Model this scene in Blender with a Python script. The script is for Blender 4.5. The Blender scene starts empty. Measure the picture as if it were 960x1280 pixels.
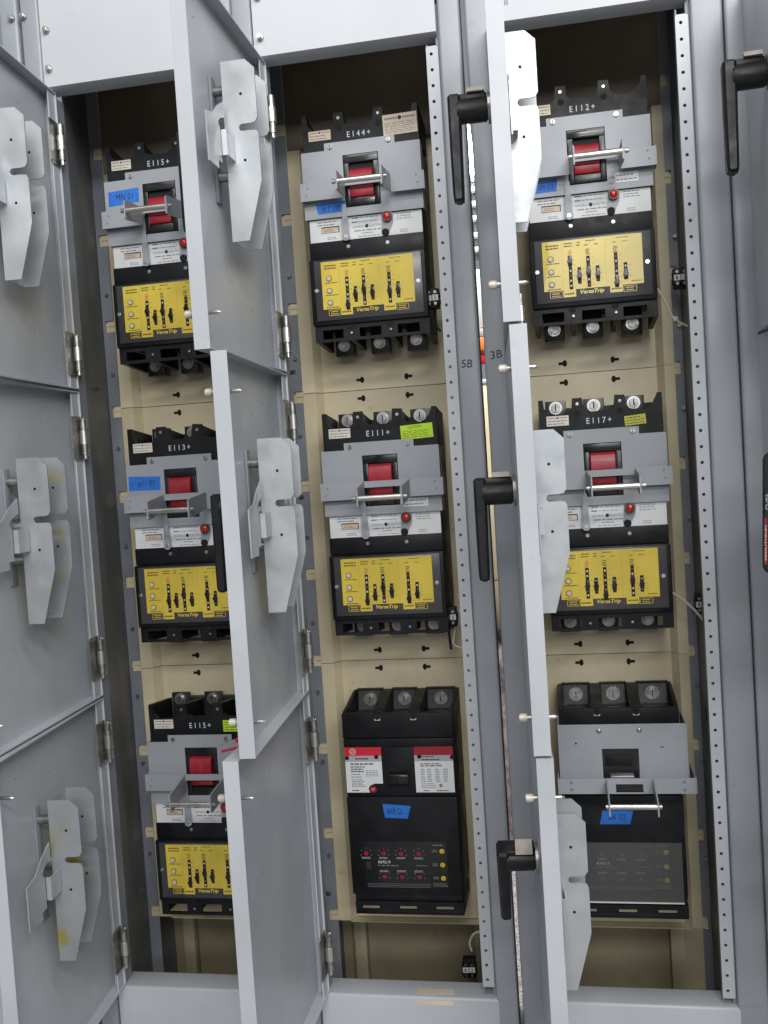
import bpy, bmesh, math, random
from mathutils import Vector, Matrix
random.seed(7)
SC = bpy.context.scene
COL = SC.collection
PI = math.pi

# ------------------------------------------------------------------ materials
MATS = {}
def mat(name, col, rough=0.5, metal=0.0, var=0.0, scale=8.0, bump=0.0, bscale=200.0, col2=None,
        spec=0.5, coat=0.0, emit=None, estr=0.0, rvar=0.0, stretch=None, lo=0.4, hi=0.6, dirt=0.0, dirtcol=(0.1, 0.085, 0.06), wave=0.0, scuff=0.0):
    m = bpy.data.materials.new(name); m.use_nodes = True
    nt = m.node_tree; b = nt.nodes['Principled BSDF']
    b.inputs['Base Color'].default_value = (*col, 1)
    b.inputs['Roughness'].default_value = rough
    b.inputs['Metallic'].default_value = metal
    b.inputs['Specular IOR Level'].default_value = spec
    b.inputs['Coat Weight'].default_value = coat
    if emit:
        b.inputs['Emission Color'].default_value = (*emit, 1); b.inputs['Emission Strength'].default_value = estr
    tc = nt.nodes.new('ShaderNodeTexCoord'); vec = tc.outputs['Object']
    oi = nt.nodes.new('ShaderNodeObjectInfo')
    add = nt.nodes.new('ShaderNodeVectorMath'); add.operation = 'ADD'
    sc_ = nt.nodes.new('ShaderNodeVectorMath'); sc_.operation = 'SCALE'; sc_.inputs['Scale'].default_value = 17.0
    cmb = nt.nodes.new('ShaderNodeCombineXYZ')
    for k in range(3): nt.links.new(oi.outputs['Random'], cmb.inputs[k])
    nt.links.new(cmb.outputs[0], sc_.inputs[0])
    nt.links.new(vec, add.inputs[0]); nt.links.new(sc_.outputs[0], add.inputs[1]); vec = add.outputs[0]
    if stretch:
        mp = nt.nodes.new('ShaderNodeMapping'); mp.inputs['Scale'].default_value = stretch
        nt.links.new(vec, mp.inputs['Vector']); svec = mp.outputs[0]
    else: svec = vec
    last = None
    if var > 0 or col2:
        n = nt.nodes.new('ShaderNodeTexNoise'); n.inputs['Scale'].default_value = scale; n.inputs['Detail'].default_value = 5
        nt.links.new(svec, n.inputs['Vector'])
        r = nt.nodes.new('ShaderNodeValToRGB')
        c2 = col2 if col2 else tuple(min(1, c * (1 + var)) for c in col)
        c1 = col if col2 else tuple(c * (1 - var) for c in col)
        r.color_ramp.elements[0].color = (*c1, 1); r.color_ramp.elements[1].color = (*c2, 1)
        r.color_ramp.elements[0].position = lo; r.color_ramp.elements[1].position = hi
        nt.links.new(n.outputs['Fac'], r.inputs['Fac']); last = r.outputs['Color']
    if dirt > 0:
        n2 = nt.nodes.new('ShaderNodeTexNoise'); n2.inputs['Scale'].default_value = 34; n2.inputs['Detail'].default_value = 7
        n2.inputs['Roughness'].default_value = 0.7
        nt.links.new(vec, n2.inputs['Vector'])
        r2 = nt.nodes.new('ShaderNodeValToRGB')
        r2.color_ramp.elements[0].position = 0.6; r2.color_ramp.elements[1].position = 0.74
        r2.color_ramp.elements[0].color = (0, 0, 0, 1); r2.color_ramp.elements[1].color = (dirt, dirt, dirt, 1)
        nt.links.new(n2.outputs['Fac'], r2.inputs['Fac'])
        mx = nt.nodes.new('ShaderNodeMix'); mx.data_type = 'RGBA'
        nt.links.new(r2.outputs['Color'], mx.inputs['Factor'])
        if last: nt.links.new(last, mx.inputs['A'])
        else: mx.inputs['A'].default_value = (*col, 1)
        mx.inputs['B'].default_value = (*dirtcol, 1); last = mx.outputs['Result']
    if scuff > 0:     # rubbed marks: stretched noise along the sheet
        ms = nt.nodes.new('ShaderNodeMapping'); ms.inputs['Scale'].default_value = (9, 9, 38); ms.inputs['Rotation'].default_value = (0, 0.5, 0)
        nt.links.new(vec, ms.inputs['Vector'])
        n6 = nt.nodes.new('ShaderNodeTexNoise'); n6.inputs['Scale'].default_value = 1.0; n6.inputs['Detail'].default_value = 8; n6.inputs['Roughness'].default_value = .75
        nt.links.new(ms.outputs[0], n6.inputs['Vector'])
        r6 = nt.nodes.new('ShaderNodeValToRGB'); r6.color_ramp.elements[0].position = .60; r6.color_ramp.elements[1].position = .78
        r6.color_ramp.elements[0].color = (0, 0, 0, 1); r6.color_ramp.elements[1].color = (scuff, scuff, scuff, 1)
        nt.links.new(n6.outputs['Fac'], r6.inputs['Fac'])
        m6 = nt.nodes.new('ShaderNodeMix'); m6.data_type = 'RGBA'; nt.links.new(r6.outputs['Color'], m6.inputs['Factor'])
        if last: nt.links.new(last, m6.inputs['A'])
        else: m6.inputs['A'].default_value = (*col, 1)
        m6.inputs['B'].default_value = (*[c * .55 for c in col], 1); last = m6.outputs['Result']
    if last: nt.links.new(last, b.inputs['Base Color'])
    if rvar > 0:
        n3 = nt.nodes.new('ShaderNodeTexNoise'); n3.inputs['Scale'].default_value = scale * 1.7; n3.inputs['Detail'].default_value = 4
        nt.links.new(svec, n3.inputs['Vector'])
        mr = nt.nodes.new('ShaderNodeMapRange'); mr.inputs['To Min'].default_value = max(0.02, rough - rvar); mr.inputs['To Max'].default_value = rough + rvar
        mr.inputs['From Min'].default_value = 0.3; mr.inputs['From Max'].default_value = 0.7
        nt.links.new(n3.outputs['Fac'], mr.inputs['Value']); nt.links.new(mr.outputs[0], b.inputs['Roughness'])
    if wave > 0:
        n5 = nt.nodes.new('ShaderNodeTexNoise'); n5.inputs['Scale'].default_value = 5.5; n5.inputs['Detail'].default_value = 2
        nt.links.new(vec, n5.inputs['Vector'])
        b5 = nt.nodes.new('ShaderNodeBump'); b5.inputs['Strength'].default_value = wave; b5.inputs['Distance'].default_value = 0.02
        nt.links.new(n5.outputs['Fac'], b5.inputs['Height']); nt.links.new(b5.outputs[0], b.inputs['Normal']); wn = b5.outputs[0]
    else: wn = None
    if bump > 0:
        n4 = nt.nodes.new('ShaderNodeTexNoise'); n4.inputs['Scale'].default_value = bscale; n4.inputs['Detail'].default_value = 3
        nt.links.new(vec, n4.inputs['Vector'])
        bp = nt.nodes.new('ShaderNodeBump'); bp.inputs['Strength'].default_value = bump; bp.inputs['Distance'].default_value = 0.001
        if wn: nt.links.new(wn, bp.inputs['Normal'])
        nt.links.new(n4.outputs['Fac'], bp.inputs['Height']); nt.links.new(bp.outputs[0], b.inputs['Normal'])
    MATS[name] = m
    return m

PAINT = mat('grey_paint', (0.475, 0.497, 0.53), 0.36, wave=.10, scuff=.35, var=0.06, scale=5, bump=0.10, bscale=420, rvar=0.07, dirt=0.18)
PANELP = mat('panel_paint', (0.52, 0.535, 0.565), 0.42, wave=.08, scuff=.15, var=0.03, scale=4, bump=0.10, bscale=420, rvar=0.05)
POSTP = mat('post_paint', (0.305, 0.325, 0.355), 0.34, wave=.06, scuff=.35, var=0.06, scale=6, bump=0.08, bscale=420, rvar=0.07, dirt=0.22)
FRAMEP = mat('frame_paint', (0.235, 0.255, 0.285), 0.45, var=0.10, scale=7, bump=0.1, bscale=420, rvar=0.08, dirt=0.25)
WALLSHADEP = mat('shaded_side_sheet_paint', (0.155, 0.16, 0.17), 0.5, var=0.12, scale=6, rvar=0.1, dirt=0.3)  # the cabinet grey made darker, with the shade inside put into the colour
BEIGE = mat('beige_enamel', (0.74, 0.645, 0.44), 0.42, wave=.08, scuff=.25, var=0.09, scale=6, bump=0.15, bscale=300, rvar=0.1, dirt=0.3, dirtcol=(0.28, 0.2, 0.1))
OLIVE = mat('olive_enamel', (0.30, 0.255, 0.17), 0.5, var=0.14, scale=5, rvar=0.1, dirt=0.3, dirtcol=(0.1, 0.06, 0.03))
BLACK = mat('black_plastic', (0.0095, 0.0100, 0.0120), 0.48, spec=.28, var=0.25, scale=20, bump=0.12, bscale=500, rvar=0.1, dirt=0.2, dirtcol=(0.09, 0.082, 0.07))
BLACKG = mat('glossy_black_plastic', (0.014, 0.014, 0.016), 0.25, var=0.2, scale=14, rvar=0.1)
HOLE = mat('dark_recess', (0.006, 0.006, 0.006), 0.8)
SMOKE = mat('smoky_grey_plastic', (0.024, 0.024, 0.025), 0.3, var=0.2, scale=14, rvar=0.12, dirt=0.3, dirtcol=(0.14, 0.13, 0.11))
COVER = mat('tinted_cover', (0.062, 0.062, 0.066), 0.28, var=0.15, scale=9, rvar=0.08)
YELLOW = mat('yellow_faceplate', (0.69, 0.525, 0.065), 0.42, var=0.1, scale=9, coat=0.3)
PLATE = mat('breaker_plate_paint', (0.335, 0.355, 0.385), 0.42, wave=.06, scuff=.2, var=0.05, scale=9, bump=0.1, bscale=420, rvar=0.06, dirt=0.15)
RED = mat('red_handle', (0.33, 0.014, 0.026), 0.38, var=0.15, scale=25, rvar=0.08, dirt=0.2, dirtcol=(0.5, 0.2, 0.2))
REDLAMP = mat('red_lens', (0.62, 0.01, 0.012), 0.1, coat=0.8)
REDLAB = mat('red_print', (0.62, 0.02, 0.035), 0.4)
WHITE = mat('white_label', (0.74, 0.75, 0.76), 0.45, var=0.03, scale=20, dirt=0.12)
CREAM = mat('cream_label', (0.68, 0.58, 0.44), 0.5, var=0.06, scale=25, dirt=0.2)
PINKL = mat('pale_label', (0.72, 0.66, 0.58), 0.5, var=0.05, scale=25)
GREYL = mat('grey_label', (0.40, 0.41, 0.44), 0.45)
LIME = mat('lime_sticker', (0.50, 0.78, 0.02), 0.45)
LIME2 = mat('faded_lime_sticker', (0.48, 0.50, 0.045), 0.5, var=0.08, scale=30)
INK = mat('ink', (0.02, 0.02, 0.024), 0.6)
INKG = mat('faint_ink', (0.22, 0.22, 0.23), 0.6)
INKB = mat('brown_ink', (0.16, 0.09, 0.01), 0.6)
REDINK = mat('red_ink', (0.5, 0.05, 0.03), 0.6)
STAMP = mat('white_stamp', (0.62, 0.66, 0.72), 0.5)
TAPE = mat('blue_tape', (0.018, 0.165, 0.62), 0.6, var=0.08, scale=60, bump=0.4, bscale=900)
STEEL = mat('bright_steel', (0.66, 0.65, 0.62), 0.30, metal=0.9, var=0.04, scale=25, rvar=0.05)
BOLT = mat('bolt_steel', (0.42, 0.42, 0.40), 0.38, metal=0.9, var=0.2, scale=90, rvar=0.1)
HINGE = mat('hinge_steel', (0.34, 0.335, 0.31), 0.36, metal=0.85, var=0.2, scale=70, rvar=0.1)
ZINC = mat('zinc_plate', (0.52, 0.54, 0.56), 0.40, metal=0.45, wave=.06, scuff=.25, scale=14, rvar=0.12, col2=(0.42, 0.44, 0.46), lo=0.35, hi=0.65, dirt=0.2)
ZINCZ = mat('stained_zinc_plate', (0.40, 0.42, 0.44), 0.38, metal=0.5, wave=.06, scuff=.3, scale=15, rvar=0.14, col2=(0.42, 0.36, 0.10), lo=0.54, hi=0.66)
ZINCY = mat('yellow_zinc_plate', (0.42, 0.44, 0.46), 0.38, metal=0.5, wave=.06, scuff=.3, scale=17, rvar=0.14, col2=(0.44, 0.42, 0.20), lo=0.57, hi=0.70)
BEZEL = mat('dark_bezel', (0.10, 0.085, 0.06), 0.4, metal=0.5, var=0.3, scale=60)
STILE = mat('rear_stile_enamel', (0.42, 0.365, 0.25), 0.5, var=0.1, scale=6)
KNOB = mat('thumb_screw_cap', (0.52, 0.48, 0.40), 0.45, metal=0.2, var=0.15, scale=60)
RUBBER = mat('handle_black', (0.013, 0.013, 0.0145), 0.42, spec=.32, var=0.25, scale=25, bump=0.2, bscale=350, rvar=0.12, dirt=0.2, dirtcol=(0.08, 0.08, 0.08))
TABM = mat('handle_tab', (0.50, 0.45, 0.40), 0.5, var=0.15, scale=60)
WIREC = mat('cream_wire', (0.68, 0.62, 0.50), 0.5)
WIRER = mat('red_wire', (0.50, 0.02, 0.06), 0.45)
WIREK = mat('black_wire', (0.015, 0.015, 0.015), 0.5)
ORANGE = mat('orange_plastic', (0.85, 0.22, 0.05), 0.5)
YLED = mat('yellow_button', (0.72, 0.52, 0.03), 0.35)
WBTN = mat('white_button', (0.62, 0.57, 0.45), 0.35)
RECESS_SHADE = mat('recess_shade_brown', (0.20, 0.155, 0.11), 0.6, var=0.15, scale=6)  # dark brown that paints in the shade at the top of each bay
STRIPE = mat('dull_red_stripe', (0.16, 0.008, 0.014), 0.5)
CONC = mat('pinkish_concrete', (0.38, 0.33, 0.32), 0.85, var=0.3, scale=60, bump=0.5, bscale=180)
FLOORM = mat('speckled_floor', (0.22, 0.21, 0.205), 0.8, scale=140, col2=(0.5, 0.48, 0.47), lo=0.42, hi=0.6)
LAMPM = mat('lamp_glow', (1, 1, 1), 0.3, emit=(1, 0.99, 1.0), estr=14)
PALEB = mat('pale_metal', (0.70, 0.70, 0.68), 0.5)

SHIELD = bpy.data.materials.new('clear_shield'); SHIELD.use_nodes = True
_b = SHIELD.node_tree.nodes['Principled BSDF']; _b.inputs['Base Color'].default_value = (.5, .5, .49, 1); _b.inputs['Roughness'].default_value = .2; _b.inputs['Alpha'].default_value = .05
CLEAR = bpy.data.materials.new('clear_cover'); CLEAR.use_nodes = True
_b = CLEAR.node_tree.nodes['Principled BSDF']; _b.inputs['Base Color'].default_value = (.16, .16, .155, 1); _b.inputs['Roughness'].default_value = .22; _b.inputs['Alpha'].default_value = .30

# ------------------------------------------------------------------ geometry helpers
YS = [1.0]      # depth factor of the breaker mould drawings (they are drawn deeper than built)
class MB:
    def __init__(s): s.bm = bmesh.new(); s.mats = []
    def mi(s, m):
        if m is None: return 0
        if m not in s.mats: s.mats.append(m)
        return s.mats.index(m)
    def _faces(s, tmp, m):
        idx = s.mi(m); mp = {}
        for v in tmp.verts: mp[v] = s.bm.verts.new(v.co)
        for f in tmp.faces:
            try:
                nf = s.bm.faces.new([mp[v] for v in f.verts]); nf.material_index = idx
            except ValueError: pass
        tmp.free()
    def box(s, x0, x1, y0, y1, z0, z1, m=None, bev=0.0, seg=2):
        t = bmesh.new(); bmesh.ops.create_cube(t, size=1)
        for v in t.verts:
            v.co = Vector(((x0 + x1) / 2 + v.co.x * (x1 - x0), (y0 + y1) / 2 + v.co.y * (y1 - y0), (z0 + z1) / 2 + v.co.z * (z1 - z0)))
        if bev > 0: bmesh.ops.bevel(t, geom=t.edges[:], offset=bev, segments=seg, affect='EDGES', profile=0.5)
        s._faces(t, m); return s
    def prism(s, pts, axis, a0, a1, m=None, bev=0.0):
        """polygon pts in the two other axes (order x,y,z without axis), extruded from a0 to a1"""
        t = bmesh.new()
        def P(p, a):
            if axis == 'y': return Vector((p[0], a, p[1]))
            if axis == 'x': return Vector((a, p[0], p[1]))
            return Vector((p[0], p[1], a))
        v0 = [t.verts.new(P(p, a0)) for p in pts]; v1 = [t.verts.new(P(p, a1)) for p in pts]
        t.faces.new(v0); t.faces.new(v1[::-1])
        n = len(pts)
        for i in range(n): t.faces.new((v0[i], v1[i], v1[(i + 1) % n], v0[(i + 1) % n]))
        bmesh.ops.recalc_face_normals(t, faces=t.faces[:])
        if bev > 0: bmesh.ops.bevel(t, geom=t.edges[:], offset=bev, segments=1, affect='EDGES')
        s._faces(t, m); return s
    def cyl(s, c0, c1, r, m=None, n=20, r1=None, bev=0.0):
        c0 = Vector(c0); c1 = Vector(c1); d = c1 - c0; L = d.length
        t = bmesh.new()
        bmesh.ops.create_cone(t, cap_ends=True, segments=n, radius1=r, radius2=r if r1 is None else r1, depth=L)
        if bev > 0:
            ed = [e for e in t.edges if any(len(f.verts) > 4 for f in e.link_faces)]
            bmesh.ops.bevel(t, geom=ed, offset=bev, segments=2, affect='EDGES')
        q = d.to_track_quat('Z', 'Y').to_matrix().to_4x4()
        bmesh.ops.transform(t, matrix=Matrix.Translation((c0 + c1) / 2) @ q, verts=t.verts[:])
        s._faces(t, m); return s
    def dome(s, c, r, axis, m=None, flat=1.0):
        t = bmesh.new(); bmesh.ops.create_uvsphere(t, u_segments=18, v_segments=10, radius=r)
        for v in t.verts: v.co.y *= flat
        bmesh.ops.transform(t, matrix=Matrix.Translation(c), verts=t.verts[:])
        s._faces(t, m); return s
    def tube(s, pts, r, m=None, n=8):
        pts = [Vector(p) for p in pts]
        P = []
        for i in range(len(pts) - 1):
            p0 = pts[max(i - 1, 0)]; p1 = pts[i]; p2 = pts[i + 1]; p3 = pts[min(i + 2, len(pts) - 1)]
            for k in range(6):
                u = k / 6
                P.append(0.5 * ((2 * p1) + (p2 - p0) * u + (2 * p0 - 5 * p1 + 4 * p2 - p3) * u * u + (-p0 + 3 * p1 - 3 * p2 + p3) * u ** 3))
        P.append(pts[-1])
        t = bmesh.new(); rings = []
        for i, p in enumerate(P):
            d = (P[min(i + 1, len(P) - 1)] - P[max(i - 1, 0)]).normalized()
            a = d.orthogonal().normalized() if i == 0 else (rings_a - d * rings_a.dot(d)).normalized()
            rings_a = a; b = d.cross(a)
            rings.append([t.verts.new(p + (a * math.cos(2 * PI * k / n) + b * math.sin(2 * PI * k / n)) * r) for k in range(n)])
        for i in range(len(rings) - 1):
            for k in range(n): t.faces.new((rings[i][k], rings[i][(k + 1) % n], rings[i + 1][(k + 1) % n], rings[i + 1][k]))
        t.faces.new(rings[0][::-1]); t.faces.new(rings[-1])
        bmesh.ops.recalc_face_normals(t, faces=t.faces[:])
        s._faces(t, m); return s
    def build(s, name, parent=None, m=None, loc=None, ang=32):
        if m is not None and not s.mats: s.mats.append(m)
        if YS[0] != 1.0:
            for v in s.bm.verts: v.co.y *= YS[0]
        s.bm.normal_update()
        for e in s.bm.edges:
            if len(e.link_faces) == 2: e.smooth = e.calc_face_angle(0) < math.radians(ang)
        for f in s.bm.faces: f.smooth = True
        me = bpy.data.meshes.new(name); s.bm.to_mesh(me); s.bm.free()
        for x in s.mats: me.materials.append(x)
        o = bpy.data.objects.new(name, me); COL.objects.link(o)
        if parent: o.parent = parent
        if loc: o.location = loc
        return o

def tag(o, label=None, cat=None, group=None, kind=None):
    if label: o['label'] = label
    if cat: o['category'] = cat
    if group: o['group'] = group
    if kind: o['kind'] = kind
    return o
def empty(name, loc, label, cat, group=None):
    o = bpy.data.objects.new(name, None); COL.objects.link(o); o.location = loc; o.empty_display_size = 0.05
    return tag(o, label, cat, group)
def kids(o): return [c for c in COL.objects if c.parent == o]
def copy_tree(o, parent=None):
    c = o.copy(); COL.objects.link(c)
    if parent: c.parent = parent
    for ch in kids(o): copy_tree(ch, c)
    return c

_tc = {}
def text(s, x0, x1, z0, z1, y, m, parent, name='lettering', shear=0.0, rot=0.0, bold=0.0, space=1.0):
    """flat raised lettering in the x-z plane facing -y that fills the given box"""
    key = (s, shear, bold, space)
    if key not in _tc:
        cu = bpy.data.curves.new('t', 'FONT'); cu.body = s; cu.size = 1; cu.shear = shear; cu.offset = bold; cu.space_character = space
        cu.resolution_u = 3; cu.extrude = 0.0
        ob = bpy.data.objects.new('t', cu); COL.objects.link(ob)
        bpy.context.view_layer.update()
        me = bpy.data.meshes.new_from_object(ob.evaluated_get(bpy.context.evaluated_depsgraph_get()))
        vs = [v.co.copy() for v in me.vertices]; fs = [tuple(p.vertices) for p in me.polygons]
        bpy.data.objects.remove(ob); bpy.data.meshes.remove(me)
        _tc[key] = (vs, fs)
    vs, fs = _tc[key]
    ax = min(v.x for v in vs); bx = max(v.x for v in vs); ay = min(v.y for v in vs); by = max(v.y for v in vs)
    sx = (x1 - x0) / (bx - ax); sz = (z1 - z0) / (by - ay)
    cx, cz = (x0 + x1) / 2, (z0 + z1) / 2
    V = []
    for v in vs:
        X = x0 + (v.x - ax) * sx - cx; Z = z0 + (v.y - ay) * sz - cz
        V.append((cx + X * math.cos(rot) - Z * math.sin(rot), y * YS[0], cz + X * math.sin(rot) + Z * math.cos(rot)))
    me = bpy.data.meshes.new(name); me.from_pydata(V, [], fs); me.materials.append(m)
    o = bpy.data.objects.new(name, me); COL.objects.link(o)
    if parent: o.parent = parent
    return o
def lines(b, x0, x1, z0, z1, n, y, m, h=0.5, ragged=0.35, seed=0):
    """rows of small print: n rows broken into word-long raised bars"""
    rr = random.Random(seed)
    st = (z1 - z0) / n
    for i in range(n):
        z = z1 - (i + 0.5) * st; x = x0
        end = x1 - rr.random() * ragged * (x1 - x0)
        while x < end:
            w = min((0.004 + rr.random() * 0.006) * (x1 - x0) / 0.04, end - x)
            if w > 0.0008: b.box(x, x + w, y - 0.0002, y + 0.0001, z - st * h / 2, z + st * h / 2, m)
            x += w + (x1 - x0) * 0.04

def mm(*a): return [v / 1000 for v in a]

# ------------------------------------------------------------------ the thermal-trip breakers (yellow faceplates)
def rounded(pts, c, r, a0, a1, n=6):
    for i in range(n + 1):
        a = a0 + (a1 - a0) * i / n
        pts.append((c[0] + r * math.cos(a), c[1] + r * math.sin(a)))

def make_breaker(sld, drop=0.0):
    R = empty('circuit_breaker', (0, 0, 0), 'x', 'circuit breaker', 'grey plated breakers with yellow setting panels')
    X0, X1 = -0.022, 0.190
    # --- case
    b = MB()
    b.box(X0 + .003, X1 - .003, .030, .190, -.112, .200, BLACK, .002)           # body
    # top terminal chamber: front wall with scallops
    wall = [(X0, .196), (X1, .196), (X1, .268), (X1 - .008, .268), (X1 - .011, .256), (X1 - .02, .246), (.160, .241), (.138, .243),
            (.129, .248), (.127, .268), (.110, .269), (.108, .248), (.098, .243), (.066, .243), (.056, .248), (.054, .268), (.037, .268),
            (.035, .246), (.026, .240), (-.004, .240), (-.012, .250), (-.014, .268), (X0, .268)]
    b.prism(wall, 'y', .022, .034, BLACK)
    for xa, xb in ((X0, X0 + .007), (X1 - .007, X1)):
        b.prism([(.0341, .2002), (.150, .2002), (.150, .258), (.0341, .2675)], 'x', xa, xb, BLACK)
    for xa, xb in ((.039, .052), (.112, .125)):
        b.prism([(.0341, .2002), (.150, .2002), (.150, .255), (.0341, .2665)], 'x', xa, xb, BLACK)
    b.box(X0 + .007, X1 - .007, .150, .185, .2003, .256, BLACK, .002)            # rear wall of the chamber
    # mid front between plate and trip unit
    b.box(X0 + .002, X1 - .002, .0165, .0295, .008, .199, BLACK, .001)
    for x in (.0455, .1185):
        b.cyl((x, .0212, .2405), (x, .0225, .2405), .0055, HOLE, 16)
        b.cyl((x, .0212, .258), (x, .0225, .258), .0028, BOLT, 12)
    b.build('case', R)
    # --- terminals
    for x in (.0075, .0765, .1480):
        t = MB(); t.box(x - .019, x + .019, .140, .1495, .215, .270, SMOKE, .001)
        t.cyl((x, .134, .2570), (x, .1399, .2570), .0120, STEEL, 20); t.cyl((x, .128, .2570), (x, .1339, .2570), .0085, BOLT, 20, bev=.001)
        t.box(x - .0011, x + .0011, .1276, .1281, .2510, .2630, HOLE)
        t.build('terminal', R)
    # --- grey operating plate with its window
    pl = MB()
    Y0, Y1 = .006, .0085
    zt, zb = .1985, .079
    wx0, wx1, wz0, wz1 = .0515, .1165, .094, .187
    xl, xr = -.0245, .1925
    pl.prism([(xl, zt), (xl, zb), (wx0, zb), (wx0, zt)], 'y', Y0, Y1, PLATE)
    pl.prism([(wx1, zt), (wx1, zb), (xr, zb), (xr, zt)], 'y', Y0, Y1, PLATE)
    pl.box(wx0, wx1, Y0, Y1, wz1, zt, PLATE); pl.box(wx0, wx1, Y0, Y1, zb, wz0, PLATE)
    pl.prism([(.0190, zt), (.1475, zt), (.1475, .2115), (.0190, .2115)], 'y', Y0, Y1, PLATE)
    pl.box(xr - .0022, xr, Y1 + .0002, .050, zb + .001, zt - .001, PLATE)
    pl.box(xl, xl + .0022, Y1 + .0002, .050, zb + .001, zt - .001, PLATE)
    po = pl.build('operating_plate', R)
    for x in (.030, .1365):
        s_ = MB(); s_.cyl((x, .0015, .2042), (x, .0062, .2042), .0042, BOLT, 14, bev=.001); s_.box(x - .0005, x + .0005, .0011, .0016, .201, .2074, HOLE)
        s_.build('screw', po)
    # --- toggle frame + red toggle
    f = MB()
    f.box(.0525, .1155, .0125, .0160, .0955, .186, HOLE)
    f.box(.0525, .1155, .0040, .0120, .172, .186, BLACKG, .001)
    f.box(.0525, .0615, .0042, .0120, .0955, .1718, BLACKG, .001); f.box(.1065, .1155, .0042, .0120, .0955, .1718, BLACKG, .001)
    f.box(.0617, .1063, .0044, .0120, .0955, .110, BLACKG, .001)
    f.build('toggle_frame', R)
    tg = MB()
    prof = [(.0120, .1705), (.0030, .1705), (-.0030, .166), (-.0070, .156), (-.0080, .142), (-.0060, .1290), (-.0010, .1295), (-.0005, .1160), (.0120, .1120)]
    prof = [(y_, z_ - (drop * 1.35 if z_ > .14 else drop * .55)) for y_, z_ in prof]
    tg.prism(prof, 'x', .0625, .1055, RED, .0012)
    tg.build('toggle', R)
    # --- band with brackets (bail)
    bd = MB()
    bx0, bx1 = -.0265, .1985
    bd.prism([(bx0, .140), (.052, .140), (.140, .140), (bx1, .140), (bx1, .1085), (.1375, .1085), (.1375, .1285), (.0545, .1285), (.0545, .1085), (bx0, .1085)], 'y', -.0145, -.0120, PLATE)
    bd.box(bx0, bx0 + .0022, -.0118, .026, .109, .1395, PLATE); bd.box(bx1 - .0022, bx1, -.0118, .026, .109, .1395, PLATE)
    for xa, xb in ((.0545, .0600), (.1375, .1375)):
        P = [(-.0146, .1395), (-.0146, .109), (-.118, .0975), (-.131, .099), (-.131, .1275), (-.125, .131)]
        t = bmesh.new()
        q0 = []; q1 = []
        for y, z in P:
            k = (-.0146 - y) / .1164; x = xa + (xb - xa) * k
            q0.append(t.verts.new((x - .0012, y, z))); q1.append(t.verts.new((x + .0012, y, z)))
        t.faces.new(q0); t.faces.new(q1[::-1])
        for i in range(len(P)): t.faces.new((q0[i], q1[i], q1[(i + 1) % len(P)], q0[(i + 1) % len(P)]))
        bmesh.ops.recalc_face_normals(t, faces=t.faces[:]); bd._faces(t, PLATE)
    for x, z in ((-.016, .118), (-.013, .131), (.186, .120), (.184, .1335)):
        bd.cyl((x, -.0152, z), (x, -.0144, z), .0018, INKG, 10)
    bd.build('bail_bracket', R)
    rd = MB(); rd.cyl((.0590, -.126, .1125), (.1390, -.126, .1125), .0050, STEEL, 18)
    for x in (.0515, .1405): rd.cyl((x, -.126, .1125), (x + .006, -.126, .1125), .0042, BOLT, 14, bev=.001)
    rd.build('bail_rod', R)
    # --- narrow strap down to the label
    st = MB(); pts = [(.0455, .100), (.0530, .100), (.0560, .045)]; rounded(pts, (.0495, .042), .0072, 0.2, -PI - 0.2, 8); pts.append((.0430, .046))
    st.prism(pts, 'y', .0005, .0025, PLATE); st.cyl((.0495, -.0015, .0425), (.0495, .0008, .0425), .0035, STEEL, 12, bev=.0008)
    st.build('strap', R)
    # --- white rating label
    lb = MB(); lb.box(-.0185, .1875, .0135, .0160, .0385, .0783, WHITE)
    lines(lb, -.004, .036, .066, .076, 2, .0135, INKG, .35, seed=1)
    lb.box(.003, .036, .0132, .0136, .0535, .0645, CREAM); lb.box(.003, .036, .0129, .0133, .063, .0648, INK)
    lb.box(.0345, .036, .0129, .0133, .0535, .063, INK); lb.box(.003, .004, .0129, .0133, .0535, .063, INKG); lb.box(.003, .036, .0129, .0133, .0535, .0545, INKG)
    lines(lb, .007, .032, .0555, .0615, 2, .0130, REDINK, .3, seed=2)
    lines(lb, .013, .032, .041, .047, 2, .0135, INKG, .4, seed=3)
    lines(lb, .060, .072, .073, .077, 1, .0135, INK, .5, .0, seed=4); lines(lb, .074, .108, .073, .077, 1, .0135, INKG, .3, .0, seed=5)
    lines(lb, .060, .070, .066, .070, 1, .0135, INK, .5, .0, seed=6); lines(lb, .072, .108, .066, .070, 1, .0135, INKG, .3, .0, seed=7)
    lines(lb, .063, .114, .050, .0545, 1, .0135, INKG, .4, .0, seed=8); lines(lb, .078, .098, .0455, .049, 1, .0135, INKG, .4, .0, seed=9)
    lines(lb, .070, .110, .0400, .0435, 1, .0135, INKG, .3, .0, seed=10)
    lines(lb, .142, .172, .064, .077, 3, .0135, INKG, .3, .2, seed=11); lines(lb, .147, .162, .041, .048, 2, .0135, INKG, .35, .1, seed=12)
    lb.cyl((.0868, .0129, .0595), (.0868, .0136, .0595), .0032, INK, 18)
    lo = lb.build('rating_label', R)
    text('GENERAL', .060, .082, .0575, .0612, .0133, INKG, lo); text('ELECTRIC', .0915, .1145, .0575, .0612, .0133, INKG, lo)
    # --- lamp with its grey tongue
    tn = MB(); pts = [(.1135, .048), (.1175, .078)]; rounded(pts, (.1265, .075), .0098, PI, -0.1, 8); pts += [(.1345, .060), (.128, .048)]
    tn.prism(pts, 'y', .0098, .0128, PLATE); tn.cyl((.1205, .0088, .0440), (.1205, .0130, .0440), .0066, HOLE, 20)
    tn.build('lamp_tongue', R)
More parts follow.
